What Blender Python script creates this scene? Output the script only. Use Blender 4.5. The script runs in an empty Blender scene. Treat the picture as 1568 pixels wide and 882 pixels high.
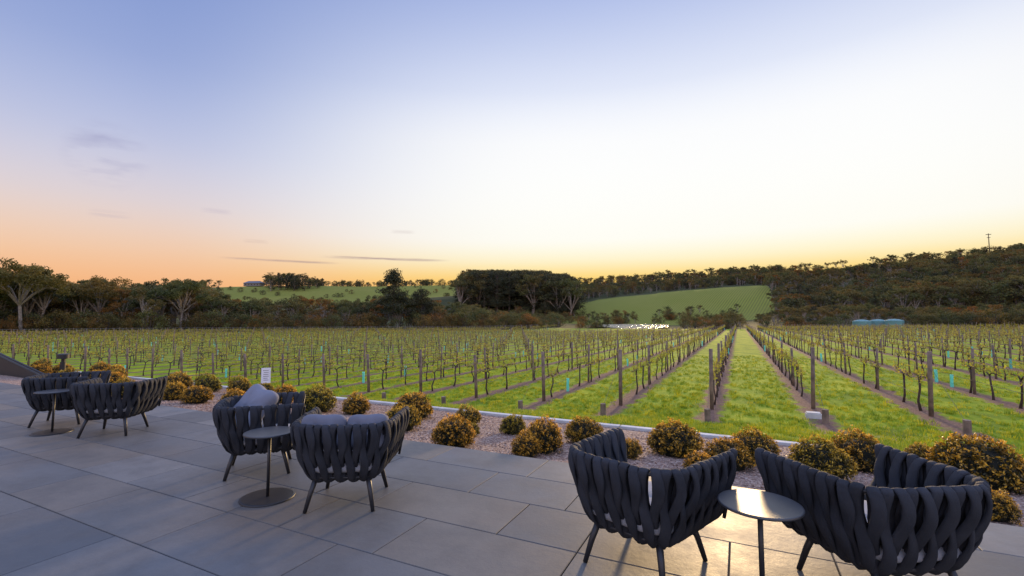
import bpy, math, random, bmesh
import numpy as np
from mathutils import Vector, Matrix
R=random.Random(7); N=np.random.default_rng(7)
scene=bpy.context.scene
H0=1.52; YAW=math.radians(26); PITCH=math.radians(3.95)

# ------------------------------------------------------------------ helpers
def s2l(c):
    return tuple(((v/255)/12.92 if v/255<=.04045 else ((v/255+.055)/1.055)**2.4) for v in c)+(1,)
def link(o,parent=None):
    scene.collection.objects.link(o)
    if parent is not None: o.parent=parent
    return o
def empty(name,loc=(0,0,0),rz=0):
    e=bpy.data.objects.new(name,None); e.location=loc; e.rotation_euler=(0,0,rz); e.empty_display_size=.1
    return link(e)
class MB:
    def __init__(s): s.v=[];s.f=[];s.m=[];s.n=0
    def add(s,vs,fs,m=0):
        n=s.n; s.v.extend([tuple(a) for a in vs]); s.f.extend([tuple(i+n for i in f) for f in fs]); s.m.extend([m]*len(fs)); s.n+=len(vs)
    def box(s,c,d,m=0,rz=0):
        cx,cy,cz=c;dx,dy,dz=[q/2 for q in d]; co,si=math.cos(rz),math.sin(rz); vs=[]
        for z in(-dz,dz):
            for x,y in((-dx,-dy),(dx,-dy),(dx,dy),(-dx,dy)): vs.append((cx+x*co-y*si,cy+x*si+y*co,cz+z))
        s.add(vs,[(3,2,1,0),(4,5,6,7),(0,1,5,4),(1,2,6,5),(2,3,7,6),(3,0,4,7)],m)
    def tube(s,pts,rad,n=6,m=0,cap=True,flat=1.0):
        pts=[Vector(p) for p in pts]
        if not hasattr(rad,'__len__'): rad=[rad]*len(pts)
        vs=[]
        t0=(pts[1]-pts[0]).normalized(); ref=Vector((0,0,1)) if abs(t0.z)<.9 else Vector((1,0,0))
        a=t0.cross(ref).normalized()
        for i,p in enumerate(pts):
            t=(pts[min(i+1,len(pts)-1)]-pts[max(i-1,0)]).normalized()
            a=(a-t*a.dot(t)).normalized(); b=t.cross(a)
            for k in range(n):
                an=2*math.pi*k/n; vs.append(p+(a*math.cos(an)+b*math.sin(an)*flat)*rad[i])
        fs=[]
        for i in range(len(pts)-1):
            for k in range(n):
                k2=(k+1)%n; fs.append((i*n+k,i*n+k2,(i+1)*n+k2,(i+1)*n+k))
        if cap: fs.append(tuple(range(n-1,-1,-1))); fs.append(tuple(range((len(pts)-1)*n,len(pts)*n)))
        s.add(vs,fs,m)
    def lathe(s,prof,n=48,m=0):
        vs=[];fs=[]
        for r,z in prof:
            for k in range(n):
                a=2*math.pi*k/n; vs.append((r*math.cos(a),r*math.sin(a),z))
        for i in range(len(prof)-1):
            for k in range(n):
                k2=(k+1)%n; fs.append((i*n+k,i*n+k2,(i+1)*n+k2,(i+1)*n+k))
        fs.append(tuple(range((len(prof)-1)*n,len(prof)*n))); fs.append(tuple(range(n-1,-1,-1)))
        s.add(vs,fs,m)
    def leaves(s,C,size,m=0,aspect=.5,up=0.0):
        C=np.asarray(C); k=len(C)
        if k==0: return
        a=N.normal(size=(k,3)); a[:,2]+=up; a/=np.linalg.norm(a,axis=1)[:,None]
        b=N.normal(size=(k,3)); b-=a*(a*b).sum(1)[:,None]; b/=np.linalg.norm(b,axis=1)[:,None]
        sz=size*(.6+.8*N.random(k))[:,None]
        P=np.stack([C-a*sz*.5,C+b*sz*.5*aspect,C+a*sz*.5,C-b*sz*.5*aspect],1).reshape(-1,3)
        s.v.extend(map(tuple,P.tolist())); n=s.n
        s.f.extend([(n+4*i,n+4*i+1,n+4*i+2,n+4*i+3) for i in range(k)]); s.m.extend([m]*k); s.n+=4*k
    def mesh(s,name,mats,smooth=False):
        me=bpy.data.meshes.new(name); me.from_pydata(s.v,[],s.f); me.update()
        for m in mats: me.materials.append(m)
        me.polygons.foreach_set('material_index',s.m)
        if smooth: me.polygons.foreach_set('use_smooth',[True]*len(s.f))
        return me
    def obj(s,name,mats,smooth=False,parent=None):
        return link(bpy.data.objects.new(name,s.mesh(name,mats,smooth)),parent)

def mat(name,col=(.5,.5,.5),rough=.6,metal=0,var=.0,vscale=8,bump=0,bscale=60,transl=0,objrand=None,spec=None,col2=None,bdist=.01):
    m=bpy.data.materials.new(name); m.use_nodes=True; nt=m.node_tree; nd=nt.nodes; L=nt.links
    P=nd['Principled BSDF']; P.inputs['Roughness'].default_value=rough; P.inputs['Metallic'].default_value=metal
    if spec is not None: P.inputs['Specular IOR Level'].default_value=spec
    c=tuple(col)+(1,)
    tc=nd.new('ShaderNodeTexCoord')
    n=nd.new('ShaderNodeTexNoise'); n.inputs['Scale'].default_value=vscale; n.inputs['Detail'].default_value=5
    L.new(tc.outputs['Object'],n.inputs['Vector'])
    r=nd.new('ShaderNodeValToRGB'); r.color_ramp.elements[0].position=.3; r.color_ramp.elements[1].position=.7
    c2=tuple(col2)+(1,) if col2 else tuple(min(1,x*(1+var)) for x in col)+(1,)
    c1=c if col2 else tuple(x*(1-var) for x in col)+(1,)
    r.color_ramp.elements[0].color=c1; r.color_ramp.elements[1].color=c2
    L.new(n.outputs['Fac'],r.inputs[0]); out=r.outputs[0]
    if objrand:
        oi=nd.new('ShaderNodeObjectInfo'); rr=nd.new('ShaderNodeValToRGB')
        els=rr.color_ramp.elements
        while len(els)<len(objrand): els.new(.5)
        for i,cc in enumerate(objrand): els[i].position=i/(len(objrand)-1); els[i].color=tuple(cc)+(1,)
        L.new(oi.outputs['Random'],rr.inputs[0])
        mx=nd.new('ShaderNodeMix'); mx.data_type='RGBA'; mx.blend_type='MULTIPLY'; mx.inputs[0].default_value=1
        L.new(out,mx.inputs[6]); L.new(rr.outputs[0],mx.inputs[7]); out=mx.outputs[2]
    L.new(out,P.inputs['Base Color'])
    if bump:
        n2=nd.new('ShaderNodeTexNoise'); n2.inputs['Scale'].default_value=bscale; n2.inputs['Detail'].default_value=6
        L.new(tc.outputs['Object'],n2.inputs['Vector'])
        b=nd.new('ShaderNodeBump'); b.inputs['Strength'].default_value=bump; b.inputs['Distance'].default_value=bdist
        L.new(n2.outputs['Fac'],b.inputs['Height']); L.new(b.outputs[0],P.inputs['Normal'])
    if transl:
        t=nd.new('ShaderNodeBsdfTranslucent'); L.new(out,t.inputs['Color'])
        ms=nd.new('ShaderNodeMixShader'); ms.inputs[0].default_value=transl
        L.new(P.outputs[0],ms.inputs[1]); L.new(t.outputs[0],ms.inputs[2]); L.new(ms.outputs[0],nd['Material Output'].inputs[0])
    return m

# ------------------------------------------------------------------ terrain
PX=[-400,0,100,200,330,500,700,790,850,900,950,1040,1110,1160,1200,1300,1370,1450,1568,1700,2000]
def zs(ys,r):
    o=[]
    for px,y in zip(PX,ys):
        xr=(px-784)/710; o.append(H0+(490-y)/710*r/math.hypot(1,xr))
    return o
ST=[(136,[-1.6]*7+[-1.3,-.90,-.85,-.85,-.90,-.95,-1.0,-1.0,-.8,-.6,-.5,-.3,0,0]),
    (146,[-1.6]*7+[-1.2,-.85,-1.5,-1.6,-1.5,-.85,-1.0,-1.0,-.8,-.6,-.5,-.3,0,0]),
    (172,[-1.7]*7+[-1.2,-.8,-1.7,-1.9,-1.7,-.7,-1.0,-1.0,-.8,-.5,-.3,0,0,0]),
    (230,[-1,-1,-1,-1,-1,-1,-1.0,-.8,-.7,-2.3,-2.4,-2.3,-.5,0,.5,1,2,3,4,4,4]),
    (300,[1,1,1,1,1,1,2,2,0,-1.6,-1.9,-1.6,0,2,4,7,9,11,13,13,13]),
    (430,zs([478,476,474,472,470,468,455,450,469,464,455,445,440,438,438,431,426,420,413,408,405],430)),
    (520,zs([465,464,463,463,462,462,455,452,456,454,450,445,438,434,432,427,421,413,406,402,400],520)),
    (660,zs([450,450,447,445,441,438,438,437,436,434,432,428,423,420,418,414,407,401,393,387,385],660)),
    (1200,zs([465]*21,1200)),(3500,[20]*21)]
SR=[s[0] for s in ST]; SZ=np.array([s[1] for s in ST])
def zfun(X,Y):
    X=np.asarray(X,float);Y=np.asarray(Y,float)
    r=np.hypot(X,Y)
    zv=-.95+.03*np.clip(X,-25,0)+.008*np.clip(X,0,60)
    zg=np.where(Y<8.6,-.45-.088*(Y-8.6)-.10,zv)
    zg=np.where((Y>=8.6)&(Y<12.5),-.45+(zv+.45)*(Y-8.6)/3.9,zg)
    zg=np.where(Y<4.7,-.5,zg)
    az=np.arctan2(X,Y)+YAW
    az=np.clip(az,-1.03,1.03)
    px=784+710*np.tan(az)
    rows=np.stack([np.interp(px,PX,z) for z in SZ],0)
    rc=np.clip(r,SR[0],SR[-1]-.01)
    i=np.clip(np.searchsorted(SR,rc,side='right')-1,0,len(SR)-2)
    sr=np.array(SR); t=(rc-sr[i])/(sr[i+1]-sr[i]); t=t*t*(3-2*t)*.5+t*.5
    z0=np.take_along_axis(rows,i[None],0)[0]; z1=np.take_along_axis(rows,(i+1)[None],0)[0]
    zt=z0*(1-t)+z1*t
    zt=zt+np.where(r>300,np.sin(X*.021)*np.cos(Y*.017)*1.5,0)
    b=np.clip((r-104)/31,0,1); b=b*b*(3-2*b)
    return zg*(1-b)+zt*b
def zf(x,y): return float(zfun(np.array([x]),np.array([y]))[0])
def pol(px,r):
    a=math.atan((px-784)/710)-YAW; return r*math.sin(a),r*math.cos(a)

n=480
u=np.linspace(-6.9,6.9,n); g=4*np.sinh(u)*.93
XX,YY=np.meshgrid(g,g,indexing='xy'); ZZ=zfun(XX.ravel(),YY.ravel())
V=np.stack([XX.ravel(),YY.ravel(),ZZ],1)
idx=np.arange(n*n).reshape(n,n)
F=np.stack([idx[:-1,:-1],idx[:-1,1:],idx[1:,1:],idx[1:,:-1]],-1).reshape(-1,4)
me=bpy.data.meshes.new('ground'); me.from_pydata(V.tolist(),[],F.tolist()); me.update()
me.polygons.foreach_set('use_smooth',[True]*len(F))
rr=np.hypot(V[:,0],V[:,1]); pp=784+710*np.tan(np.clip(np.arctan2(V[:,0],V[:,1])+YAW,-1.3,1.3))
wood=np.clip((rr-136)/14,0,1)
fieldA=((rr>300)&(rr<455)&(pp>845+ (rr-300)*.05)&(pp<1192-(rr-300)*.12)).astype(float)
fieldB=((rr>480)&(rr<690)&(pp>325)&(pp<705)).astype(float)
fieldC=((rr>560)&(rr<640)&(pp>1270)&(pp<1345)).astype(float)
fld=np.maximum(np.maximum(fieldA,fieldB),fieldC)
for nm,arr in(('wood',wood),('field',fld)):
    at=me.attributes.new(nm,'FLOAT','POINT'); at.data.foreach_set('value',arr.astype(np.float32))
ground=link(bpy.data.objects.new('ground',me))

gm=bpy.data.materials.new('vineyard_ground'); gm.use_nodes=True; nt=gm.node_tree; nd=nt.nodes; L=nt.links
P=nd['Principled BSDF']; P.inputs['Roughness'].default_value=.95; P.inputs['Specular IOR Level'].default_value=.1
def math_(op,a,b=None,c=None,clamp=False):
    m=nd.new('ShaderNodeMath'); m.operation=op; m.use_clamp=clamp
    for i,x in enumerate((a,b,c)):
        if x is None: continue
        if isinstance(x,(int,float)): m.inputs[i].default_value=x
        else: L.new(x,m.inputs[i])
    return m.outputs[0]
def noise_(scale,detail=4,vec=None,rough=.5):
    t=nd.new('ShaderNodeTexNoise'); t.inputs['Scale'].default_value=scale; t.inputs['Detail'].default_value=detail; t.inputs['Roughness'].default_value=rough
    if vec is not None: L.new(vec,t.inputs['Vector'])
    return t.outputs['Fac']
def mix_(f,a,b,mode='MIX'):
    m=nd.new('ShaderNodeMix'); m.data_type='RGBA'; m.blend_type=mode
    if isinstance(f,(int,float)): m.inputs[0].default_value=f
    else: L.new(f,m.inputs[0])
    for i,x in((6,a),(7,b)):
        if isinstance(x,tuple): m.inputs[i].default_value=x if len(x)==4 else x+(1,)
        else: L.new(x,m.inputs[i])
    return m.outputs[2]
def ramp_(f,stops,interp='LINEAR'):
    r=nd.new('ShaderNodeValToRGB'); e=r.color_ramp.elements; r.color_ramp.interpolation=interp
    while len(e)<len(stops): e.new(.5)
    for i,(p,c) in enumerate(stops): e[i].position=p; e[i].color=c if len(c)==4 else tuple(c)+(1,)
    L.new(f,r.inputs[0]); return r.outputs[0]
geo=nd.new('ShaderNodeNewGeometry'); pos=geo.outputs['Position']
sp=nd.new('ShaderNodeSeparateXYZ'); L.new(pos,sp.inputs[0]); X_,Y_=sp.outputs[0],sp.outputs[1]
ph=math_('FRACT',math_('ADD',math_('DIVIDE',math_('ADD',X_,.75),2.53),100.5))
dist=math_('MULTIPLY',math_('ABSOLUTE',math_('SUBTRACT',ph,.5)),2.53)
dn=math_('ADD',dist,math_('MULTIPLY',math_('SUBTRACT',noise_(1.6,6,pos,.65),.5),1.2))
soil=math_('SUBTRACT',1,math_('MINIMUM',math_('MULTIPLY',math_('MAXIMUM',math_('SUBTRACT',dn,.22),0),6),1),None,True)
start=math_('MULTIPLY',math_('SUBTRACT',math_('ADD',Y_,math_('MULTIPLY',noise_(.8,3,pos),1.5)),12.4),1.2,None,True)
soil=math_('MULTIPLY',soil,start)
patch=math_('MULTIPLY',math_('SUBTRACT',noise_(.45,6,pos,.7),.50),6,None,True)
grass=ramp_(noise_(.7,9,pos,.72),[(.32,(.10,.17,.008)),(.48,(.21,.30,.010)),(.58,(.34,.39,.014)),(.72,(.64,.56,.03))])
grass=mix_(math_('MULTIPLY',noise_(30,4,pos),.5),grass,(.08,.13,.007))
soilc=ramp_(noise_(14,8,pos,.75),[(.3,(.09,.05,.035)),(.55,(.22,.125,.085)),(.75,(.38,.25,.17))])
base=mix_(soil,grass,soilc)
nearb=math_('MULTIPLY',math_('SUBTRACT',1,math_('MULTIPLY',math_('ABSOLUTE',math_('SUBTRACT',Y_,11.9)),.40,None,True)),math_('MULTIPLY',patch,.95))
base=mix_(nearb,base,soilc)
aw=nd.new('ShaderNodeAttribute'); aw.attribute_name='wood'; af=nd.new('ShaderNodeAttribute'); af.attribute_name='field'
wcol=ramp_(noise_(.05,8,pos,.7),[(.3,(.035,.040,.016)),(.7,(.09,.085,.03))])
base=mix_(aw.outputs['Fac'],base,wcol)
w=nd.new('ShaderNodeTexWave'); w.inputs['Scale'].default_value=.17; w.inputs['Distortion'].default_value=.5; w.inputs['Detail'].default_value=3
mp=nd.new('ShaderNodeMapping'); mp.inputs['Rotation'].default_value=(0,0,.16); L.new(pos,mp.inputs[0]); L.new(mp.outputs[0],w.inputs['Vector'])
fcol=mix_(math_('MULTIPLY',w.outputs['Fac'],.75),(.25,.255,.035,1),(.10,.10,.025,1))
fcol=mix_(math_('MULTIPLY',math_('SUBTRACT',noise_(.02,6,pos,.65),.35),1.6,None,True),fcol,(.25,.23,.05,1))
base=mix_(af.outputs['Fac'],base,fcol)
L.new(base,P.inputs['Base Color'])
b=nd.new('ShaderNodeBump'); b.inputs['Strength'].default_value=.6; b.inputs['Distance'].default_value=.05
L.new(noise_(12,8,pos,.7),b.inputs['Height']); L.new(b.outputs[0],P.inputs['Normal'])
me.materials.append(gm)

# pond
m=MB(); c=[]
for k in range(96):
    a=2*math.pi*k/96
    r=220+80*math.cos(a); px=970+60*math.sin(a)*(1+.12*math.sin(3*a))
    x,y=pol(px,r); c.append((x,y,-1.0))
m.add(c,[tuple(range(95,-1,-1))])
wm=mat('pond_water',(.03,.04,.04),.22,bump=1,bscale=.9,bdist=.8); m.obj('pond',[wm])

# ------------------------------------------------------------------ scatter via geometry nodes
def scatter(name,pts,rz,sc,ids,protos,tilt=None):
    col=bpy.data.collections.new(name+'_kit')
    for i,me_ in enumerate(protos):
        col.objects.link(bpy.data.objects.new('%s_part_%02d'%(name,i),me_))
    me_=bpy.data.meshes.new(name); me_.from_pydata([tuple(p) for p in pts],[],[])
    for nm,ty,arr in(('rz','FLOAT',rz),('sc','FLOAT',sc),('idx','INT',ids),('tl','FLOAT',tilt if tilt is not None else [0]*len(pts))):
        at=me_.attributes.new(nm,ty,'POINT'); at.data.foreach_set('value',list(arr))
    o=link(bpy.data.objects.new(name,me_))
    g=bpy.data.node_groups.new(name+'_gn','GeometryNodeTree')
    g.interface.new_socket('Geometry',in_out='INPUT',socket_type='NodeSocketGeometry')
    g.interface.new_socket('Geometry',in_out='OUTPUT',socket_type='NodeSocketGeometry')
    gi=g.nodes.new('NodeGroupInput'); go=g.nodes.new('NodeGroupOutput')
    ip=g.nodes.new('GeometryNodeInstanceOnPoints'); ci=g.nodes.new('GeometryNodeCollectionInfo')
    ci.inputs['Collection'].default_value=col; ci.inputs['Separate Children'].default_value=True; ci.inputs['Reset Children'].default_value=True
    def na(nm,ty):
        a=g.nodes.new('GeometryNodeInputNamedAttribute'); a.data_type=ty; a.inputs['Name'].default_value=nm; return a.outputs['Attribute']
    cx=g.nodes.new('ShaderNodeCombineXYZ'); g.links.new(na('rz','FLOAT'),cx.inputs[2]); g.links.new(na('tl','FLOAT'),cx.inputs[0])
    cs=g.nodes.new('ShaderNodeCombineXYZ'); s=na('sc','FLOAT')
    for i in range(3): g.links.new(s,cs.inputs[i])
    g.links.new(gi.outputs[0],ip.inputs['Points']); g.links.new(ci.outputs[0],ip.inputs['Instance'])
    ip.inputs['Pick Instance'].default_value=True; g.links.new(na('idx','INT'),ip.inputs['Instance Index'])
    g.links.new(cx.outputs[0],ip.inputs['Rotation']); g.links.new(cs.outputs[0],ip.inputs['Scale'])
    g.links.new(ip.outputs[0],go.inputs[0])
    md=o.modifiers.new('scatter','NODES'); md.node_group=g
    return o

# ------------------------------------------------------------------ trees
bark_pale=mat('gum_bark',(.28,.23,.18),.9,var=.4,vscale=2,bump=.3)
bark_dark=mat('dark_bark',(.08,.06,.045),.9,var=.4,vscale=2)
rnd=[(.6,.6,.55),(1,1,.8),(.8,.9,.6),(1.4,1.0,.7),(.9,1.0,.7),(1.7,1.1,.6)]
leaf_gum=mat('gum_foliage',(.060,.070,.022),.8,var=.5,vscale=.35,transl=.25,objrand=rnd,col2=(.17,.155,.052))
leaf_dark=mat('pine_foliage',(.022,.032,.014),.85,transl=.15,vscale=.4,objrand=[(.8,.8,.8),(1.2,1.1,.9)],col2=(.07,.068,.026))
leaf_rust=mat('wattle_foliage',(.10,.066,.018),.8,vscale=.5,transl=.3,objrand=rnd,col2=(.24,.14,.035))
def clump(c,rad,k,flat=.65):
    d=N.normal(size=(k,3)); d/=np.linalg.norm(d,axis=1)[:,None]; q=(N.random(k)**.45)[:,None]
    return np.array(c)+d*q*np.array([rad,rad,rad*flat])
def gum(seed,H=15,W=10,nl=7,leaf=.42,per=85,tr=.32,base=.3,mats=None,low=.5,sub=4):
    R.seed(seed); m=MB()
    bx,by=R.uniform(-.6,.6),R.uniform(-.6,.6); hb=H*base
    m.tube([(0,0,-.5),(bx*.4,by*.4,hb*.5),(bx,by,hb)],[tr*1.2,tr,tr*.85],7,0)
    for i in range(nl):
        a=2*math.pi*(i+R.uniform(-.3,.3))/nl*1.0; q=R.uniform(.25,1)
        tx,ty=math.cos(a)*W/2*q,math.sin(a)*W/2*q
        tz=H*(low+(.93-low)*(1-q*q*.75)*R.uniform(.8,1.05))
        mid=(bx+(tx-bx)*.45+R.uniform(-.4,.4),by+(ty-by)*.45+R.uniform(-.4,.4),hb+(tz-hb)*.55)
        m.tube([(bx,by,hb-.2),mid,(tx,ty,tz)],[tr*.6,tr*.38,tr*.12],5,0)
        for j in range(sub):
            o=(tx+R.gauss(0,W*.10),ty+R.gauss(0,W*.10),tz+R.gauss(0,H*.05))
            m.tube([mid if j%2 else ((mid[0]+tx)/2,(mid[1]+ty)/2,(mid[2]+tz)/2),o],[tr*.2,tr*.05],4,0)
            m.leaves(clump(o,R.uniform(.08,.145)*W,per),leaf,1,.6)
    return m.mesh('gum%d'%seed,mats or [bark_pale,leaf_gum])
def dense(seed,H=18,W=11,k=46,leaf=.45,mats=None,per=75,conic=.4,z0=.15,cr=(.1,.19)):
    R.seed(seed); m=MB(); m.tube([(0,0,-.5),(0,0,H*.5),(0,0,H*.93)],[.4,.3,.06],7,0)
    for i in range(k):
        t=R.uniform(z0,1); pr=(1-t)**conic*min(1,(t-z0+.15)*4)
        a=R.uniform(0,6.28); q=W/2*pr*R.uniform(.45,1)*R.choice([1,1,.8,1.12])
        c=(math.cos(a)*q,math.sin(a)*q,H*t*.95)
        m.tube([(0,0,c[2]*.85),c],[.1,.03],4,0)
        m.leaves(clump(c,R.uniform(*cr)*W,per,.5),leaf,1,.55)
    return m.mesh('dense%d'%seed,mats or [bark_dark,leaf_dark])
def bushy(seed,H=6,W=7,k=18,mats=None,leaf=.32,per=70):
    R.seed(seed); m=MB()
    for i in range(k):
        a=R.uniform(0,6.28); q=W/2*math.sqrt(R.random()); z=H*R.uniform(.2,.85)*(1-.35*(q/W*2)**2)
        c=(math.cos(a)*q,math.sin(a)*q,z)
        m.tube([(c[0]*.2,c[1]*.2,-.3),c],[.08,.03],4,0)
        m.leaves(clump(c,R.uniform(.12,.24)*W,per,.7),leaf,1,.6)
    return m.mesh('bushy%d'%seed,mats or [bark_dark,leaf_gum])
protos=[gum(1),gum(2,W=11,nl=8,base=.4),gum(3,W=8,nl=6,base=.25,low=.4),gum(4,W=12,nl=9,low=.35,base=.2),
        dense(11),dense(12,W=13,conic=.3),bushy(21),bushy(22,mats=[bark_dark,leaf_rust]),gum(5,W=9,low=.3,base=.2,mats=[bark_pale,leaf_rust])]
PH=[15,15,15,15,18,18,6,6,15]
T=[[],[],[],[]]
def plant(px,r,h,kinds):
    k=R.choice(kinds); x,y=pol(px,r); T[0].append((x,y,zf(x,y)-.2)); T[1].append(R.uniform(0,6.28)); T[2].append(h/PH[k]); T[3].append(k)
def hfor(px,r,ytop):
    x,y=pol(px,r); d=r/math.hypot(1,(px-784)/710); return H0+(490-ytop)/710*d-zf(x,y)
R.seed(99)
def prof(px): return float(np.interp(px,[-400,-100,0,60,100,150,200,240,280,320,345,400,470,540,580,640,700,760,800,850,900,1140,1180,1250,1300,1400,1500,1568,1900],
                            [410,405,408,415,430,424,437,428,424,436,452,452,452,456,448,450,460,470,480,482,484,484,470,462,462,466,464,460,455]))
G=[0,1,2,3,3,2,8]
for i in range(520):
    px=R.uniform(-420,780); r=R.uniform(146,215)
    if 320<px<700 and r>190: continue
    h=hfor(px,r,prof(px)+abs(R.gauss(0,9))); plant(px,r,max(3.5,h),G if h>8 else [6,7,3])
for i in range(170):
    px=R.uniform(-420,820); r=R.uniform(138,150); plant(px,r,R.uniform(3,6.5),[6,7,7,6])
for i in range(330):
    px=R.uniform(1160,1950); r=R.uniform(150,225)
    h=hfor(px,r,prof(px)+abs(R.gauss(0,9))); plant(px,r,min(18,max(4,h)),G+[4])
for i in range(130):
    px=R.uniform(1165,1950); r=R.uniform(141,152)
    if 1295<px<1390: continue
    plant(px,r,R.uniform(2.5,5),[6,7,6])
for i in range(170):
    px=R.uniform(780,1134); r=R.choice([R.uniform(304,345),R.uniform(304,345),R.uniform(137,150)])
    if r<160 and 850<px<1060: continue
    plant(px,r,R.uniform(3,7) if r>200 else R.uniform(2,3.6),[6,7,6,3])
for i in range(80):
    px=R.choice([R.uniform(790,860),R.uniform(1046,1130)]); r=R.uniform(150,290); plant(px,r,R.uniform(3.5,6),[6,7,6,3])
for i in range(8):
    px=R.uniform(886,930); r=R.uniform(134,139); plant(px,r,R.uniform(1.8,3.0),[6,7])
for i in range(260):
    px=R.uniform(702,878); r=R.uniform(335,440)
    h=hfor(px,r,412+abs(R.gauss(0,3))+(0 if 715<px<868 else 10)); plant(px,r,min(30,max(8,h)),[4,5,5,3])
for i in range(1500):
    px=R.uniform(1180,1950); r=R.uniform(235,650)
    if 1262<px<1350 and 540<r<650: continue
    plant(px,r,R.uniform(8,13),[0,2,3,3,4,6,8])
for i in range(700):
    px=R.uniform(872,1200); r=R.uniform(470,660); plant(px,r,R.uniform(7,12),[3,3,2,5,8,6])
for i in range(420):
    px=R.uniform(-400,335); r=R.uniform(330,660); plant(px,r,R.uniform(8,13),[3,2,4,3])
for i in range(150):
    px=R.uniform(450,705); r=R.uniform(645,690); plant(px,r,R.uniform(5,10),[3,2,6,5])
for i in range(46):
    px=R.uniform(402,500); r=R.uniform(600,660); plant(px,r,R.uniform(14,19)*(1 if px<470 else .7),[5,4,3])
for i in range(60):
    px=R.uniform(330,700); r=R.uniform(480,640); plant(px,r,R.uniform(3,6),[6])
for i in range(26):
    px=R.uniform(1000,1568); plant(px,R.uniform(640,668),R.uniform(11,14),[0,1,3])
scatter('distant_woodland',T[0],T[1],T[2],T[3],protos)
def hero(name,me_,px,r,h,ph):
    x,y=pol(px,r); o=link(bpy.data.objects.new(name,me_)); o.location=(x,y,zf(x,y)-.2); o.scale=(h/ph,)*3; return o
hero('gum_tree',gum(31,H=22,W=17,nl=15,leaf=.5,per=190,tr=.42,base=.40,low=.55,sub=5),35,142,hfor(35,142,394),22)
hero('gum_tree',gum(32,H=20,W=12,nl=8,leaf=.45,per=90,tr=.35,base=.45,low=.6),222,140,hfor(222,140,440),20)
hero('gum_tree',gum(33,H=20,W=15,nl=12,leaf=.45,per=160,tr=.35,base=.35,low=.5,sub=5),278,146,hfor(278,146,421),20)
hero('gum_tree',gum(36,H=20,W=15,nl=12,leaf=.45,per=150,tr=.35,base=.35,low=.5,sub=5),150,150,hfor(150,150,420),20)
hero('pine_tree',dense(34,H=20,W=17,k=70,leaf=.5,per=100,conic=.6,z0=.3,cr=(.08,.14)),603,146,hfor(603,146,409),20)
hero('pine_tree',dense(35,H=20,W=19,k=90,leaf=.5,per=100,conic=.5,z0=.2,cr=(.09,.16)),645,152,hfor(645,152,440),20)

# ------------------------------------------------------------------ vineyard
wood_m=mat('weathered_post',(.18,.125,.09),.9,var=.45,vscale=5,bump=.6,bscale=30)
wire_m=mat('trellis_wire',(.16,.14,.12),.8,spec=.1)
vine_bark=mat('vine_bark',(.07,.045,.032),.95,var=.4,vscale=12,bump=.5)
vine_cane=mat('vine_cane',(.30,.19,.06),.8,var=.4,vscale=5)
vine_leaf=mat('vine_bud_leaf',(.34,.38,.03),.7,transl=.4,objrand=[(.8,.9,.8),(1.3,1.1,1)],vscale=3,col2=(.62,.52,.05))
guard_m=mat('vine_guard_plastic',(.28,.85,.72),.5,transl=.5,var=.08)
R.seed(5)
def zrow(x,y): return zf(x,y)
posts=MB(); wires=MB(); VP=[[],[],[],[],[]]; endst=MB()
for k in range(-62,48):
    X=-.75+2.53*k; y0=14.35+(1.0 if k>=1 else 0)+R.uniform(-.15,.15)
    rmax=133 if X<0 else 138
    if -45<X<-8: rmax=104
    if abs(X)>=rmax: continue
    ymax=math.sqrt(rmax**2-X**2)
    if ymax<y0+3: continue
    y=y0; first=True
    while y<ymax:
        z=zrow(X,y); r=(.058 if first else .042)*R.uniform(.85,1.15); h=(1.6 if first else 1.5)+R.uniform(-.12,.12)
        dx,dy=R.uniform(-.05,.05),R.uniform(-.05,.05)-(.06 if first else 0)
        nn=8 if y<45 and abs(X)<30 else 5
        posts.tube([(X,y,z-.2),(X+dx*.5,y+dy*.5,z+h*.5),(X+dx,y+dy,z+h)],[r,r*.95,r*.9],nn,0)
        y+=5.4 if not first else 5.0; first=False
    ye=y0-1.9+R.uniform(-.15,.15); z=zrow(X,ye); r=.075
    endst.tube([(X,ye-.02,z-.2),(X+R.uniform(-.02,.02),ye-.05,z+R.uniform(.24,.38))],[r,r*.93],10,0)
    if -16<k<12:
        z0=zrow(X,y0)
        for hh,rr_ in((.45,.006),(.88,.004),(1.18,.0035),(1.42,.0035)):
            pts=[(X,y0+(ymax-y0)*t,zrow(X,y0+(ymax-y0)*t)+hh-.02*math.sin(t*50)) for t in (0,.03,.06,.1,.15,.2,.3,.45,.6,.8,1)]
            wires.tube(pts,rr_,4,0,False)
        wires.tube([(X,ye,z+.25),(X,y0,z0+1.35)],.004,4,0,False)
    y=y0+.8
    while y<ymax-.5:
        if R.random()<.93:
            VP[0].append((X+R.uniform(-.04,.04),y,zrow(X,y)-.02)); VP[1].append(R.choice([0,math.pi])+R.uniform(-.06,.06)); VP[2].append(R.uniform(.85,1.1))
            VP[3].append(R.randrange(6) if R.random()>.075 else 6)
        y+=1.5
posts.obj('vineyard_posts',[wood_m],True); wires.obj('trellis_wires',[wire_m]); endst.obj('anchor_stumps',[wood_m])
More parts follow.
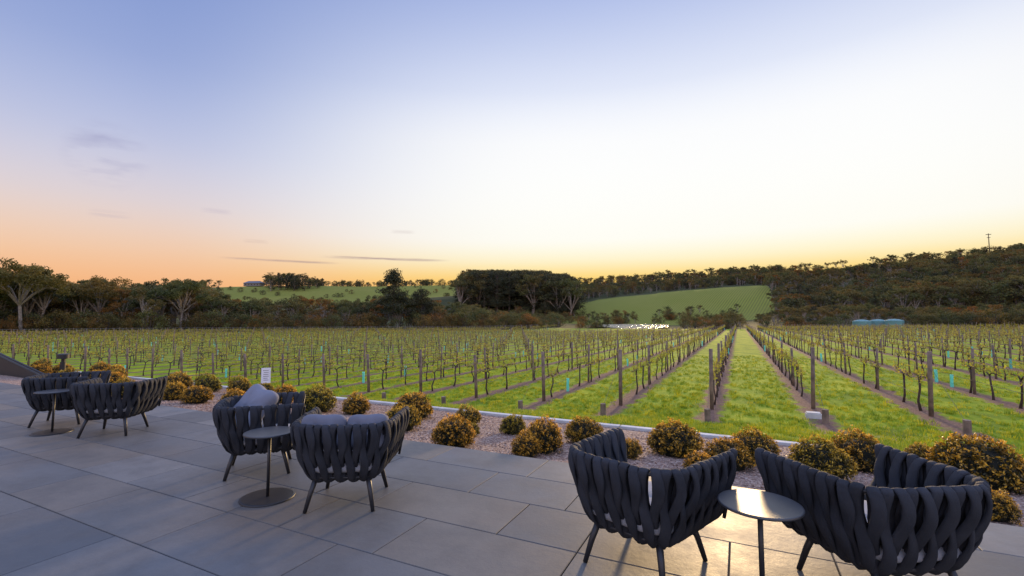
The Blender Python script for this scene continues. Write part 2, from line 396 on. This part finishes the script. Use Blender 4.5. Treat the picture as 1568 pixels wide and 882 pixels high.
def vine(seed):
    R.seed(seed); m=MB(); x=R.uniform(-.03,.03); y=R.uniform(-.15,.15)
    P_=[(0,0,0),(R.uniform(-.05,.05),y*.3+R.uniform(-.07,.07),.25),(x,y*.8+R.uniform(-.06,.06),.55),(x,y,.8)]
    m.tube(P_,[.038,.028,.025,.030],6,0)
    for s in(-1,1):
        ln=R.uniform(.55,.85)
        q=[(x,y,.78),(x+R.uniform(-.02,.02),y+s*.12,.88+R.uniform(-.02,.04)),(x*.3,y+s*ln*.55,.88+R.uniform(-.03,.03)),(0,y+s*ln,.87+R.uniform(-.05,.05))]
        m.tube(q,[.024,.02,.014,.009],5,0)
        for j in range(8):
            t=R.uniform(.1,1); cy=y+s*ln*t
            e=(R.gauss(0,.09),cy+R.gauss(0,.08),.9+R.uniform(.05,.34)*(1 if R.random()<.75 else -.6))
            m.tube([(0,cy,.88),((e[0])*.4,(cy+e[1])/2,(.88+e[2])/2+.03),e],[.009,.007,.004],4,1,False)
            m.leaves(clump(e,.06,3),.055,2,.7)
        m.leaves([(R.gauss(0,.05),y+s*ln*R.random(),.88+R.gauss(.04,.05)) for _ in range(24)],.06,2,.7)
    return m.mesh('vine%d'%seed,[vine_bark,vine_cane,vine_leaf],True)
g=MB(); g.tube([(0,0,0),(0,0,.25),(0.01,0,.5)],[.055,.05,.055],8,0,False); g.tube([(0,0,0),(0,0,.75)],.008,5,1)
scatter('grape_vines',VP[0],VP[1],VP[2],VP[3],[vine(s) for s in range(40,46)]+[g.mesh('guard',[guard_m,vine_cane])])

# ------------------------------------------------------------------ grass tufts near
gr=mat('grass_blade',(.18,.28,.012),.6,transl=.45,objrand=[(.5,.65,.6),(1,1,1),(1.4,1.15,.9),(2.2,1.45,1.0)],vscale=.5,col2=(.34,.40,.016))
def tuft(seed):
    R.seed(seed); m=MB()
    for i in range(16):
        a=R.uniform(0,6.28); rr_=R.uniform(0,.07); x,y=rr_*math.cos(a),rr_*math.sin(a); h=R.uniform(.03,.085); b=R.uniform(0,6.28); l=h*R.uniform(.2,.9); w_=.004
        ox,oy=-math.sin(b)*w_,math.cos(b)*w_; ex,ey=math.cos(b)*l,math.sin(b)*l
        m.add([(x-ox,y-oy,-.01),(x+ox,y+oy,-.01),(x+ox*.8+ex*.4,y+oy*.8+ey*.4,h*.65),(x-ox*.8+ex*.4,y-oy*.8+ey*.4,h*.65),(x+ex,y+ey,h)],[(0,1,2,3),(3,2,4)])
    return m.mesh('tuft%d'%seed,[gr])
K=52000
ys=8.75+N.random(K)**1.6*27; xs=-.45*ys-1+ (N.random(K)-.5)*ys*2.4
ph_=np.abs(((xs+.75)/2.53+100.5)%1-.5)*2.53
clm=np.sin(xs*1.7+np.sin(ys*1.3)*2)*np.sin(ys*1.1+xs*.6)+.5*np.sin(xs*4.1+ys*2.7)
keep=((ph_>.36+N.normal(size=K)*.1)|(ys<11.8))&(clm+N.normal(size=K)*.5>-.55)
xs,ys=xs[keep],ys[keep]; zz=zfun(xs,ys)
scatter('grass',np.stack([xs,ys,zz],1).tolist(),(N.random(len(xs))*6.28).tolist(),(.5+1.0*N.random(len(xs))**1.5).tolist(),N.integers(0,4,len(xs)).tolist(),[tuft(s) for s in range(4)])

# ------------------------------------------------------------------ gravel bed, kerb
def gz(Y): return -.12-.33*(Y-4.85)/3.75
gb=MB(); nx,ny=120,16
vs=[(-34+50*i/nx,4.83+3.75*j/ny,gz(4.83+3.75*j/ny)+R.uniform(-.008,.008)) for j in range(ny+1) for i in range(nx+1)]
gb.add(vs,[(j*(nx+1)+i,j*(nx+1)+i+1,(j+1)*(nx+1)+i+1,(j+1)*(nx+1)+i) for j in range(ny) for i in range(nx)])
grav=bpy.data.materials.new('gravel'); grav.use_nodes=True; nt=grav.node_tree; nd=nt.nodes; L=nt.links; P=nd['Principled BSDF']; P.inputs['Roughness'].default_value=.9
geo=nd.new('ShaderNodeNewGeometry'); pos=geo.outputs['Position']
vo=nd.new('ShaderNodeTexVoronoi'); vo.inputs['Scale'].default_value=42; L.new(pos,vo.inputs['Vector'])
sx=nd.new('ShaderNodeSeparateColor'); L.new(vo.outputs['Color'],sx.inputs[0])
cc=ramp_(sx.outputs[0],[(0,(.13,.075,.052)),(.4,(.26,.155,.11)),(.75,(.44,.29,.21)),(1,(.60,.46,.36))])
cc=mix_(math_('MULTIPLY',noise_(1.2,4,pos),.4),cc,(.17,.10,.065,1))
L.new(cc,P.inputs['Base Color']); b=nd.new('ShaderNodeBump'); b.inputs['Strength'].default_value=1; b.inputs['Distance'].default_value=.02; b.invert=True
L.new(vo.outputs['Distance'],b.inputs['Height']); L.new(b.outputs[0],P.inputs['Normal'])
gb.obj('gravel_bed',[grav])
peb=mat('pebble',(.38,.25,.18),.85,objrand=[(.45,.4,.4),(.8,.75,.7),(1,.95,.9),(1.5,1.5,1.5)],var=.2,vscale=30)
def pebble(seed):
    R.seed(seed); m=MB()
    bm=bmesh.new(); bmesh.ops.create_icosphere(bm,subdivisions=1,radius=1)
    vs=[(v.co.x*R.uniform(.7,1.2),v.co.y*R.uniform(.6,1.1),v.co.z*R.uniform(.4,.8)) for v in bm.verts]; fs=[tuple(v.index for v in f.verts) for f in bm.faces]
    m.add(vs,fs); bm.free(); return m.mesh('pebble%d'%seed,[peb])
K=26000; ys=4.87+N.random(K)*3.66; xs=-15+N.random(K)*22
scatter('gravel_stones',[(x,y,gz(y)+.004) for x,y in zip(xs.tolist(),ys.tolist())],(N.random(K)*6.28).tolist(),(.007+.011*N.random(K)**2).tolist(),N.integers(0,4,K).tolist(),[pebble(s) for s in range(4)],(N.random(K)*.8).tolist())
conc=mat('kerb_concrete',(.50,.48,.44),.85,var=.2,vscale=4,bump=.3)
kb=MB(); x=-34
while x<22:
    kb.box((x+.995,8.62+R.uniform(-.006,.006),-.52),(1.985,.13,.24)); x+=2.0
ko=kb.obj('concrete_kerb',[conc]); bv=ko.modifiers.new('b','BEVEL'); bv.width=.008

# ------------------------------------------------------------------ golden shrubs
sh=bpy.data.materials.new('golden_shrub_leaf'); sh.use_nodes=True; nt=sh.node_tree; nd=nt.nodes; L=nt.links; P=nd['Principled BSDF']; P.inputs['Roughness'].default_value=.5
at=nd.new('ShaderNodeAttribute'); at.attribute_name='tone'
oi=nd.new('ShaderNodeObjectInfo')
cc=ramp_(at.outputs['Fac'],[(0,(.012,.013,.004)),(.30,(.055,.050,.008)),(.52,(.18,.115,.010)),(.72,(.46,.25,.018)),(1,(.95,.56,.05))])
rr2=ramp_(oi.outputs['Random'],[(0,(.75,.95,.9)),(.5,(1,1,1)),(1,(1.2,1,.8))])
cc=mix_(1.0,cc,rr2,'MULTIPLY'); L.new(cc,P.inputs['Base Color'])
t=nd.new('ShaderNodeBsdfTranslucent'); L.new(cc,t.inputs['Color']); ms=nd.new('ShaderNodeMixShader'); ms.inputs[0].default_value=.35
L.new(P.outputs[0],ms.inputs[1]); L.new(t.outputs[0],ms.inputs[2]); L.new(ms.outputs[0],nd['Material Output'].inputs[0])
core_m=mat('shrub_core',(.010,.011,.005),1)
def shrub(seed,K=8500):
    R.seed(seed); m=MB()
    dirs=[]
    for _ in range(22):
        v=Vector((R.gauss(0,1),R.gauss(0,1),R.gauss(.3,1))).normalized(); dirs.append((v,R.uniform(-.15,.15)))
    NSP=420; sd=N.normal(size=(NSP,3)); sd[:,2]=np.abs(sd[:,2])*.9-.25; sd/=np.linalg.norm(sd,axis=1)[:,None]
    si=N.integers(0,NSP,K); along=N.random(K)
    d=sd[si]+N.normal(size=(K,3))*(.035+.045*(1-along))[:,None]; d/=np.linalg.norm(d,axis=1)[:,None]
    sprl=.92+.15*N.random(NSP)
    lump=np.ones(K)
    for v,am in dirs: lump+=am*np.exp(-(1-d@np.array(v))*12)
    depth=sprl[si]-(1-along)*.28
    rad=lump*depth
    Pn=d*rad[:,None]; Pn[:,2]=Pn[:,2]*.92+.30
    ok=Pn[:,2]>-.02; Pn=Pn[ok]; dd=depth[ok]; al=along[ok]; up=d[ok][:,2]
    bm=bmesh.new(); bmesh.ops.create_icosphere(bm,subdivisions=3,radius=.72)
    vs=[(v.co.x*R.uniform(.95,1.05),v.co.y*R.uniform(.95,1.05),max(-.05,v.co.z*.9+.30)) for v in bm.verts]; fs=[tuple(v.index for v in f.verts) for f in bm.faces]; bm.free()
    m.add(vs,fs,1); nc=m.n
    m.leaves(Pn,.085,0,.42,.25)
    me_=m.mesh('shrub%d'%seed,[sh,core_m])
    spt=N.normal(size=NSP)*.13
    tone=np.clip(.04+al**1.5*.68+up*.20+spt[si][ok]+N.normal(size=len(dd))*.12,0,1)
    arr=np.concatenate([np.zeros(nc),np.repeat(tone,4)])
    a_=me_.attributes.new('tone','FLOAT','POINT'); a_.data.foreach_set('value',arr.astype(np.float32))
    return me_
SHM=[shrub(s) for s in (1,2,3,4)]
SH=[(-7.54,6.67,.35),(-6.73,6.89,.25),(-5.59,7.18,.35),(-4.87,5.98,.26),(-3.51,5.38,.28),(-4.36,7.16,.23),(-3.70,6.15,.14),(-3.30,6.79,.21),(-2.38,5.82,.28),(-2.42,5.35,.18),(-2.10,6.74,.27),(-1.32,6.11,.17),(-.83,6.72,.33),(.12,6.80,.29),(-.17,6.25,.26),(-.44,5.72,.16),(.77,6.31,.30),(1.32,7.23,.31),(2.37,7.08,.42),(1.90,5.48,.18),(2.15,8.1,.2),
(-12.58,7.58,.34),(-10.29,5.99,.27),(-11.20,6.01,.26),(-13.53,7.33,.35),(-11.64,7.84,.29),(-10.80,7.9,.25),(-18.72,8.2,.35),(-17.72,7.8,.27),(-19.58,8.2,.32),(-15.76,6.92,.26),(-17.20,7.15,.25),(-21.5,7.9,.29),(-23.5,8.0,.31),(-14.6,6.3,.3),(-9.3,7.3,.3),(-8.6,5.7,.28),(-12.3,5.6,.27),(-20.4,6.9,.3),(3.9,7.4,.4),(4.4,5.9,.35),(-16.4,6.1,.3),(3.3,6.2,.3)]
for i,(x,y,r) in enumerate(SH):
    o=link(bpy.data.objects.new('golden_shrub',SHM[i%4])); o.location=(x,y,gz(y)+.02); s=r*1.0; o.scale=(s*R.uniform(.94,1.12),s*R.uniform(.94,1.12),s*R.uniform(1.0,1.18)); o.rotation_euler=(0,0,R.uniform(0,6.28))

# ------------------------------------------------------------------ stone terrace
tm=bpy.data.materials.new('bluestone_tile'); tm.use_nodes=True; nt=tm.node_tree; nd=nt.nodes; L=nt.links; P=nd['Principled BSDF']; P.inputs['Specular IOR Level'].default_value=.35
geo=nd.new('ShaderNodeNewGeometry'); pos=geo.outputs['Position']; at=nd.new('ShaderNodeAttribute'); at.attribute_name='tile'
cc=ramp_(at.outputs['Fac'],[(0,(.085,.087,.088)),(.35,(.125,.126,.124)),(.7,(.15,.149,.144)),(.84,(.165,.135,.10)),(1,(.185,.18,.17))])
cl=noise_(1.8,8,pos,.7); cc=mix_(math_('MULTIPLY',math_('SUBTRACT',cl,.42),2.6,None,True),cc,(.075,.072,.067,1))
st=math_('MULTIPLY',math_('SUBTRACT',noise_(.7,6,pos,.65),.49),3.5,None,True); cc=mix_(math_('MULTIPLY',st,.62),cc,(.175,.13,.088,1))
cc=mix_(math_('MULTIPLY',noise_(90,3,pos),.4),cc,(.068,.065,.062,1))
L.new(cc,P.inputs['Base Color'])
L.new(math_('ADD',.34,math_('MULTIPLY',noise_(2.5,7,pos,.75),.4)),P.inputs['Roughness'])
b=nd.new('ShaderNodeBump'); b.inputs['Strength'].default_value=.5; b.inputs['Distance'].default_value=.004
L.new(noise_(25,8,pos,.7),b.inputs['Height']); L.new(b.outputs[0],P.inputs['Normal'])
R.seed(3); m=MB(); tv=[]
rows=[(4.82-.60,4.82)]; y=4.22
while y>-6: rows.append((y-.6,y)); y-=.6
for (ya,yb) in rows:
    x=-34+R.choice([0,.3,.6])
    while x<9:
        w_=R.choice([.6,.9,.9,1.2]); x1=min(x+w_,9)
        gph=.0035; bvv=.004; z=R.uniform(-.0006,.0006)
        a,b_,c,d=x+gph,x1-gph,ya+gph,yb-gph
        vs=[(a+bvv,c+bvv,z),(b_-bvv,c+bvv,z),(b_-bvv,d-bvv,z),(a+bvv,d-bvv,z),(a,c,z-.004),(b_,c,z-.004),(b_,d,z-.004),(a,d,z-.004),(a,c,-.03),(b_,c,-.03),(b_,d,-.03),(a,d,-.03)]
        fs=[(0,1,2,3)]
        for q in range(4):
            q2=(q+1)%4; fs.append((4+q,4+q2,q2,q)); fs.append((8+q,8+q2,4+q2,4+q))
        m.add(vs,fs); tv+= [R.random()]*12; x=x1
grout=mat('grout',(.025,.025,.023),.95,var=.2)
m.box((-12.5,-.6,-.262),(43.05,10.86,.5),1); tv+=[0]*8
me_=m.mesh('stone_terrace',[tm,grout]); a_=me_.attributes.new('tile','FLOAT','POINT'); a_.data.foreach_set('value',tv); link(bpy.data.objects.new('stone_terrace',me_))

# ------------------------------------------------------------------ chairs
strap_m=mat('woven_strap',(.026,.028,.034),.8,var=.35,vscale=6,bump=.7,bscale=240,spec=.35)
metal_m=mat('powder_coat_black',(.018,.018,.020),.45,bump=.05,bscale=300)
cush_l=mat('seat_fabric',(.26,.26,.27),.9,var=.1,bump=.3,bscale=250)
cush_d=mat('cushion_fabric',(.13,.135,.165),.9,var=.12,bump=.3,bscale=250)
pil_m=mat('pillow_fabric',(.17,.175,.21),.9,var=.1,bump=.3,bscale=250)
def rimpath():
    C=[Vector((-.435,.40)),Vector((-.385,-.385)),Vector((.385,-.385)),Vector((.435,.40))]; rad=.25; pts=[]
    def seg(a,b,k):
        for i in range(k): pts.append(a+(b-a)*i/k)
    def corner(p,c,n_):
        a=c+(p-c).normalized()*rad; b_=c+(n_-c).normalized()*rad; return a,b_
    a1,b1=corner(C[0],C[1],C[2]); a2,b2=corner(C[1],C[2],C[3])
    seg(C[0],a1,20)
    for i in range(16):
        t=i/16; pts.append(a1*(1-t)**2+C[1]*2*t*(1-t)+b1*t*t)
    seg(b1,a2,14)
    for i in range(16):
        t=i/16; pts.append(a2*(1-t)**2+C[2]*2*t*(1-t)+b2*t*t)
    seg(b2,C[3],20); pts.append(C[3]); return pts
RP=rimpath(); SL=[0]
for i in range(1,len(RP)): SL.append(SL[-1]+(RP[i]-RP[i-1]).length)
TL=SL[-1]
def at_(s):
    s=min(max(s,0),TL-1e-6); i=max(0,np.searchsorted(SL,s,side='right')-1); i=min(i,len(RP)-2)
    t=(s-SL[i])/(SL[i+1]-SL[i]); p=RP[i].lerp(RP[i+1],t); a=RP[max(i-1,0)]; b_=RP[min(i+2,len(RP)-1)]
    tg=(b_-a).normalized(); return p,tg,Vector((-tg.y,tg.x))*-1
PR=[(-.22,.245),(-.15,.225),(-.10,.232),(-.070,.265),(-.050,.31),(-.034,.36),(-.020,.41),(-.008,.46),(.000,.51),(.006,.56),(.010,.61),(.010,.655),(.004,.682),(-.012,.695),(-.030,.688),(-.040,.66),(-.044,.61),(-.052,.55),(-.062,.48),(-.075,.41),(-.088,.35)]
def straps(seed):
    R.seed(seed); m=MB(); NS=36; n=12
    prof_=[]
    for i in range(len(PR)-1):
        for j in range(3): t=j/3; prof_.append((PR[i][0]*(1-t)+PR[i+1][0]*t,PR[i][1]*(1-t)+PR[i+1][1]*t))
    prof_.append(PR[-1])
    for i in range(NS):
        s0=.03+(TL-.06)*i/(NS-1); sg=1 if i%2 else -1; jit=R.uniform(-.004,.004); vs=[]; ph0=R.uniform(-.25,.25); zj=R.uniform(-.004,.004)
        for q,(nn_,z) in enumerate(prof_):
            tz=min(1,max(0,(z-.24)/.45)); inner=q>39
            wv=math.sin(tz*2*math.pi+ph0)
            lat=sg*.020*wv+jit
            bul=sg*.014*wv*(1 if not inner else -1)
            shr=.86+.14*tz
            p,tg,nr=at_(s0+lat)
            p3=Vector((p.x*shr+nr.x*(nn_+bul),p.y*shr+nr.y*(nn_+bul),z+zj*tz))
            q0=prof_[max(q-1,0)]; q1=prof_[min(q+1,len(prof_)-1)]
            dn_=q1[0]-q0[0]; dz=q1[1]-q0[1]; ll=math.hypot(dn_,dz); dn_/=ll; dz/=ll
            outn=Vector((nr.x*dz,nr.y*dz,-dn_)); T3=Vector((tg.x,tg.y,0))
            tw=sg*.45*math.cos(tz*2*math.pi+ph0)*(1-tz**6); wv2=.028*(1+.18*abs(wv))*(1+.03*math.sin(q*.6+i)); th=.0115
            A=(T3*math.cos(tw)+outn*math.sin(tw)); B=(outn*math.cos(tw)-T3*math.sin(tw))
            for k in range(n):
                an=2*math.pi*k/n; ca,sa=math.cos(an),math.sin(an)
                vs.append(p3+A*(wv2*math.copysign(abs(ca)**.8,ca))+B*(th*math.copysign(abs(sa)**.7,sa)))
        fs=[]
        for a in range(len(prof_)-1):
            for k in range(n): k2=(k+1)%n; fs.append((a*n+k,(a+1)*n+k,(a+1)*n+k2,a*n+k2))
        fs.append(tuple(range(n))); fs.append(tuple(range(len(prof_)*n-1,(len(prof_)-1)*n-1,-1)))
        m.add(vs,fs)
    return m.mesh('straps',[strap_m],True)
def frame():
    m=MB(); pts=[]
    for i in range(0,len(RP),2):
        p,tg,nr=at_(SL[i]); pts.append((p.x-nr.x*.015,p.y-nr.y*.015,.672))
    fl=pts[0]; fr=pts[-1]
    lo=lambda e:[(e[0]*.86,e[1]*.86,.27),(e[0]*.93,e[1]*.93,.45)]
    m.tube(lo(fl)+pts+lo(fr)[::-1],.011,8,0)
    pl=[]
    for i in range(0,len(RP),3):
        p,tg,nr=at_(SL[i]); pl.append((p.x*.8-nr.x*.05,p.y*.8-nr.y*.05,.262))
    m.tube(pl+[pl[0]],.012,8,0)
    k=len(pl); m.add([(a,b_,.268) for a,b_,_ in pl]+[(a,b_,.282) for a,b_,_ in pl],[tuple(range(k-1,-1,-1)),tuple(range(k,2*k))]+[(i,(i+1)%k,k+(i+1)%k,k+i) for i in range(k)])
    for sx_ in(-1,1):
        for sy_ in(-1,1):
            m.tube([(sx_*.20,sy_*.20+.0,.27),(sx_*.235,sy_*.24,.14),(sx_*.265,sy_*.275,.0)],[.022,.019,.015],10,0)
    return m.mesh('frame',[metal_m],True)
def superq(a,b_,h,e=.35,nu=40,nv=14,pinch=0):
    m=MB(); vs=[];fs=[]
    for j in range(nv+1):
        v=-math.pi/2+math.pi*j/nv; cv=abs(math.cos(v))**.45; sv=math.copysign(abs(math.sin(v))**.8,math.sin(v))
        for i in range(nu):
            w_=2*math.pi*i/nu; cx=math.copysign(abs(math.cos(w_))**e,math.cos(w_)); cy=math.copysign(abs(math.sin(w_))**e,math.sin(w_))
            k_=1+pinch*((abs(cx*cy))-.5)
            vs.append((a*cv*cx*k_,b_*cv*cy*k_,h*sv*(1+.05*math.sin(cx*5+cy*3))))
    for j in range(nv):
        for i in range(nu): i2=(i+1)%nu; fs.append((j*nu+i,j*nu+i2,(j+1)*nu+i2,(j+1)*nu+i))
    m.add(vs,fs); return m
seat_me=superq(.30,.33,.06,.45).mesh('seat',[cush_l],True)
backc_me=superq(.18,.145,.07,.5,pinch=.12).mesh('backc',[cush_d],True)
pil_me=superq(.24,.24,.085,.4,pinch=.2).mesh('pillow',[pil_m],True)
FR=frame(); STR=[straps(1),straps(2),straps(3)]
def chair(x,y,az,k,extra=None):
    e=empty('lounge_chair',(x,y,.001),-math.radians(az))
    def ch(nm,me_,loc=(0,0,0),rot=(0,0,0)):
        o=bpy.data.objects.new(nm,me_); o.location=loc; o.rotation_euler=rot; link(o,e); return o
    ch('woven_shell',STR[k%3]); ch('frame',FR); ch('seat_cushion',seat_me,(0,.02,.345))
    if extra=='back':
        ch('back_cushion',backc_me,(-.165,-.19,.605),(math.radians(74),.05,.14)); ch('back_cushion',backc_me,(.185,-.175,.598),(math.radians(72),-.06,-.18))
    if extra=='pillow': ch('scatter_pillow',pil_me,(-.12,-.10,.60),(math.radians(52),.15,.5))
chair(-9.08,3.38,40,0); chair(-7.66,3.40,-40,1)
chair(-4.44,3.23,40,2,'pillow'); chair(-3.03,3.04,-30,0,'back')
chair(-.575,3.10,19,1); chair(.655,3.32,-32,2)
top_m=mat('table_top',(.055,.057,.062),.36,metal=.5,var=.15,vscale=6,bump=.02,bscale=120)
def table(x,y):
    e=empty('side_table',(x,y,.001))
    m=MB(); m.lathe([(.195,.540),(.203,.543),(.205,.549),(.203,.555),(.198,.557)],64); m.obj('table_top',[top_m],False,e)
    m=MB(); m.tube([(0,0,.012),(0,0,.539)],.0135,14); m.obj('stem',[metal_m],True,e)
    m=MB(); m.lathe([(.215,.001),(.218,.004),(.216,.009),(.2,.012)],64); m.obj('base',[metal_m],False,e)
table(-3.68,2.76); table(.07,2.84); table(-8.40,3.02)

# ------------------------------------------------------------------ small things
blk=mat('black_metal',(.015,.015,.016),.5)
R.seed(1)
e=empty('bollard_light',(-19.6,7.2,gz(7.2)))
m=MB(); m.lathe([(.07,0),(.07,.50),(.05,.505),(.05,.60),(.15,.605),(.15,.74),(.13,.76)],24); m.obj('post_and_cap',[blk],False,e)
paper=mat('sign_paper',(.75,.76,.78),.6,var=.04); ink=mat('sign_print',(.12,.12,.14),.7)
e=empty('garden_sign',(-11.3,8.3,gz(8.3)),math.radians(50))
m=MB(); m.tube([(0,0,-.1),(0,0,.42)],.012,8,0); m.obj('stake',[wood_m],False,e)
m=MB(); m.box((0,-.02,.48),(.22,.012,.40)); 
for j in range(6): m.box((R.uniform(-.01,.01),-.0275,.61-j*.05),(.14*R.uniform(.7,1),.003,.012),1)
m.obj('panel',[paper,ink],False,e)
e=empty('irrigation_box',(1.62,14.0,zf(1.62,14.0))); m=MB(); m.box((0,0,.05),(.34,.26,.12)); m.box((0,0,.125),(.30,.22,.03)); o=m.obj('box_and_lid',[conc],False,e)
e=empty('step_balustrade',(0,0,0)); m=MB()
yb=6.4
m.add([(-28,yb,-.4),(-18.8,yb,-.4),(-18.8,yb,-.15),(-28,yb,1.3),(-28,yb+.1,-.4),(-18.8,yb+.1,-.4),(-18.8,yb+.1,-.15),(-28,yb+.1,1.3)],[(0,1,2,3),(7,6,5,4),(1,5,6,2),(3,2,6,7),(0,3,7,4)])
m.obj('panel',[blk],False,e); m=MB(); m.tube([(-28,yb+.05,1.37),(-18.7,yb+.05,-.10)],.03,8); m.obj('cap_rail',[metal_m],True,e)
tk=mat('tank_steel',(.13,.27,.25),.6,var=.2)
for px,r,w_ in((1318,141,1.85),(1343,144,1.7),(1368,141,1.8)):
    x,y=pol(px,r); m=MB(); pr=[(w_,0)]
    for q in range(8): pr+=[(w_+.03,.26*q+.1),(w_,.26*q+.2)]
    pr+=[(w_,2.1),(w_*.5,2.4),(.1,2.5)]; m.lathe(pr,32); o=m.obj('water_tank',[tk]); o.location=(x,y,zf(x,y)-.1)
x,y=pol(1521,640); m=MB(); zb=zf(x,y)
m.tube([(0,0,0),(0,0,24)],[.5,.3],6); m.tube([(-2,0,23),(2,0,23)],.3,5); m.tube([(-1.3,0,20),(1.3,0,20)],.25,5)
o=m.obj('radio_mast',[blk]); o.location=(x,y,zb)
x,y=pol(388,655); e=empty('farmhouse',(x,y,zf(x,y)),.3)
m=MB(); m.box((0,0,1.8),(22,9,3.6)); 
m.obj('walls',[mat('house_wall',(.20,.18,.16),.8,var=.1)],False,e)
m=MB(); m.add([(-12,-5.3,3.6),(12,-5.3,3.6),(12,5.3,3.6),(-12,5.3,3.6),(-8,0,6.6),(8,0,6.6)],[(0,1,5,4),(2,3,4,5),(1,2,5),(3,0,4),(3,2,1,0)]); m.obj('roof',[mat('roof_iron',(.12,.12,.13),.6,var=.1)],False,e)
m=MB(); 
for q in range(5): m.box((-8+q*4,-4.53,1.9),(1.5,.06,1.4))
m.obj('windows',[blk],False,e)
m=MB(); pp_=[]
azs=np.linspace(-1.62,-.40,110)
for i,a in enumerate(azs):
    x,y=135.5*math.sin(a),135.5*math.cos(a); z=zf(x,y); pp_.append((x,y,z)); m.tube([(x,y,z-.2),(x,y,z+1.3)],.06,5)
for hh in(.45,.85,1.25): m.tube([(a,b_,c+hh) for a,b_,c in pp_],.022,4)
m.obj('boundary_fence',[mat('fence_timber',(.22,.2,.18),.9,var=.2)])

# ------------------------------------------------------------------ sky + sun
w=bpy.data.worlds.new('World'); scene.world=w; w.use_nodes=True; nt=w.node_tree; nd=nt.nodes; L=nt.links; bg=nd['Background']
tc=nd.new('ShaderNodeTexCoord'); D=tc.outputs['Generated']
sp=nd.new('ShaderNodeSeparateXYZ'); L.new(D,sp.inputs[0]); Zs=sp.outputs[2]
base=ramp_(Zs,[(0,s2l((240,158,100))),(.05,s2l((247,178,118))),(.12,s2l((244,204,168))),(.2,s2l((224,214,218))),(.3,s2l((190,198,228))),(.42,s2l((150,168,216))),(.6,s2l((120,144,204))),(1,s2l((150,165,205)))],'B_SPLINE')
glow=ramp_(Zs,[(0,s2l((255,172,54))),(.055,s2l((255,190,72))),(.09,s2l((255,214,108))),(.125,s2l((255,246,205))),(.17,s2l((255,255,250))),(.36,s2l((255,255,255))),(.45,s2l((232,238,253))),(.62,s2l((152,172,226)))],'B_SPLINE')
def dirv(az,el): az,el=math.radians(az),math.radians(el); return (math.sin(az)*math.cos(el),math.cos(az)*math.cos(el),math.sin(el))
def dot_(v):
    vm=nd.new('ShaderNodeVectorMath'); vm.operation='DOT_PRODUCT'; L.new(D,vm.inputs[0]); vm.inputs[1].default_value=v; return vm.outputs['Value']
def smooth_(x,a,b_,lo=0,hi=1):
    mr=nd.new('ShaderNodeMapRange'); mr.interpolation_type='SMOOTHSTEP'
    for i,v in((1,a),(2,b_),(3,lo),(4,hi)): mr.inputs[i].default_value=v
    L.new(x,mr.inputs[0]); return mr.outputs[0]
col=mix_(smooth_(dot_(dirv(-3,13)),.50,.975),base,glow)
mp=nd.new('ShaderNodeMapping'); mp.inputs['Scale'].default_value=(5,5,110); L.new(D,mp.inputs[0])
nz=math_('MULTIPLY',math_('SUBTRACT',noise_(2.2,5,mp.outputs[0],.6),.36),5,None,True)
def streak(px,y,hw,hz,st,cc_=(168,142,146)):
    global col
    xr=(px-784)/710; a=math.degrees(math.atan(xr))-26; z=(490-y)/710/math.hypot(1,xr)
    z=z/math.sqrt(1+z*z)
    win=smooth_(dot_(dirv(a,math.degrees(z))),math.cos(math.radians(hw)),1.0)
    bnd=math_('SUBTRACT',1,math_('MULTIPLY',math_('ABSOLUTE',math_('SUBTRACT',Zs,z)),1/hz,None,True),None,True)
    col=mix_(math_('MULTIPLY',math_('MULTIPLY',win,bnd),math_('MULTIPLY',nz,st)),col,s2l(cc_))
streak(590,396,8,.004,.9); streak(430,399,6.5,.003,.8); streak(325,321,1.6,.006,.35,(175,165,190)); streak(160,327,1.8,.009,.25,(175,165,185)); streak(615,354,1.6,.005,.3); streak(388,369,1.4,.005,.25)
az_=math.degrees(math.atan((150-784)/710))-26
mp2=nd.new('ShaderNodeMapping'); mp2.inputs['Scale'].default_value=(9,9,34); L.new(D,mp2.inputs[0])
c2=smooth_(dot_(dirv(az_,15.2)),.9981,.9998)
c2=math_('MULTIPLY',c2,math_('MULTIPLY',math_('SUBTRACT',noise_(1.5,4,mp2.outputs[0],.5),.42),3.2,None,True))
col=mix_(math_('MULTIPLY',c2,.45),col,s2l((150,150,188)))
# added fill: out-of-frame sky overhead and behind the camera boosted to brighten the foreground
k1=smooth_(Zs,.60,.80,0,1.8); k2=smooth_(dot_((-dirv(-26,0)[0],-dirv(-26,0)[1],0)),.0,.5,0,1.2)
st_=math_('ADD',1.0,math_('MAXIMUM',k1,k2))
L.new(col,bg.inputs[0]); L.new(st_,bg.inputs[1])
sl=bpy.data.lights.new('sun','SUN'); sl.energy=4.0; sl.angle=math.radians(5); sl.color=(1,.68,.34)
so=link(bpy.data.objects.new('sun',sl)); so.rotation_euler=Vector(dirv(-2,10)).to_track_quat('Z','Y').to_euler()

cam=bpy.data.cameras.new('camera'); cam.sensor_width=36; cam.lens=36*710/1568; cam.clip_end=8000; cam.clip_start=.05
co=link(bpy.data.objects.new('camera',cam)); co.location=(0,0,H0); co.rotation_euler=(math.pi/2+PITCH,0,YAW); scene.camera=co
scene.view_settings.view_transform='Standard'; scene.view_settings.look='None'; scene.view_settings.exposure=0
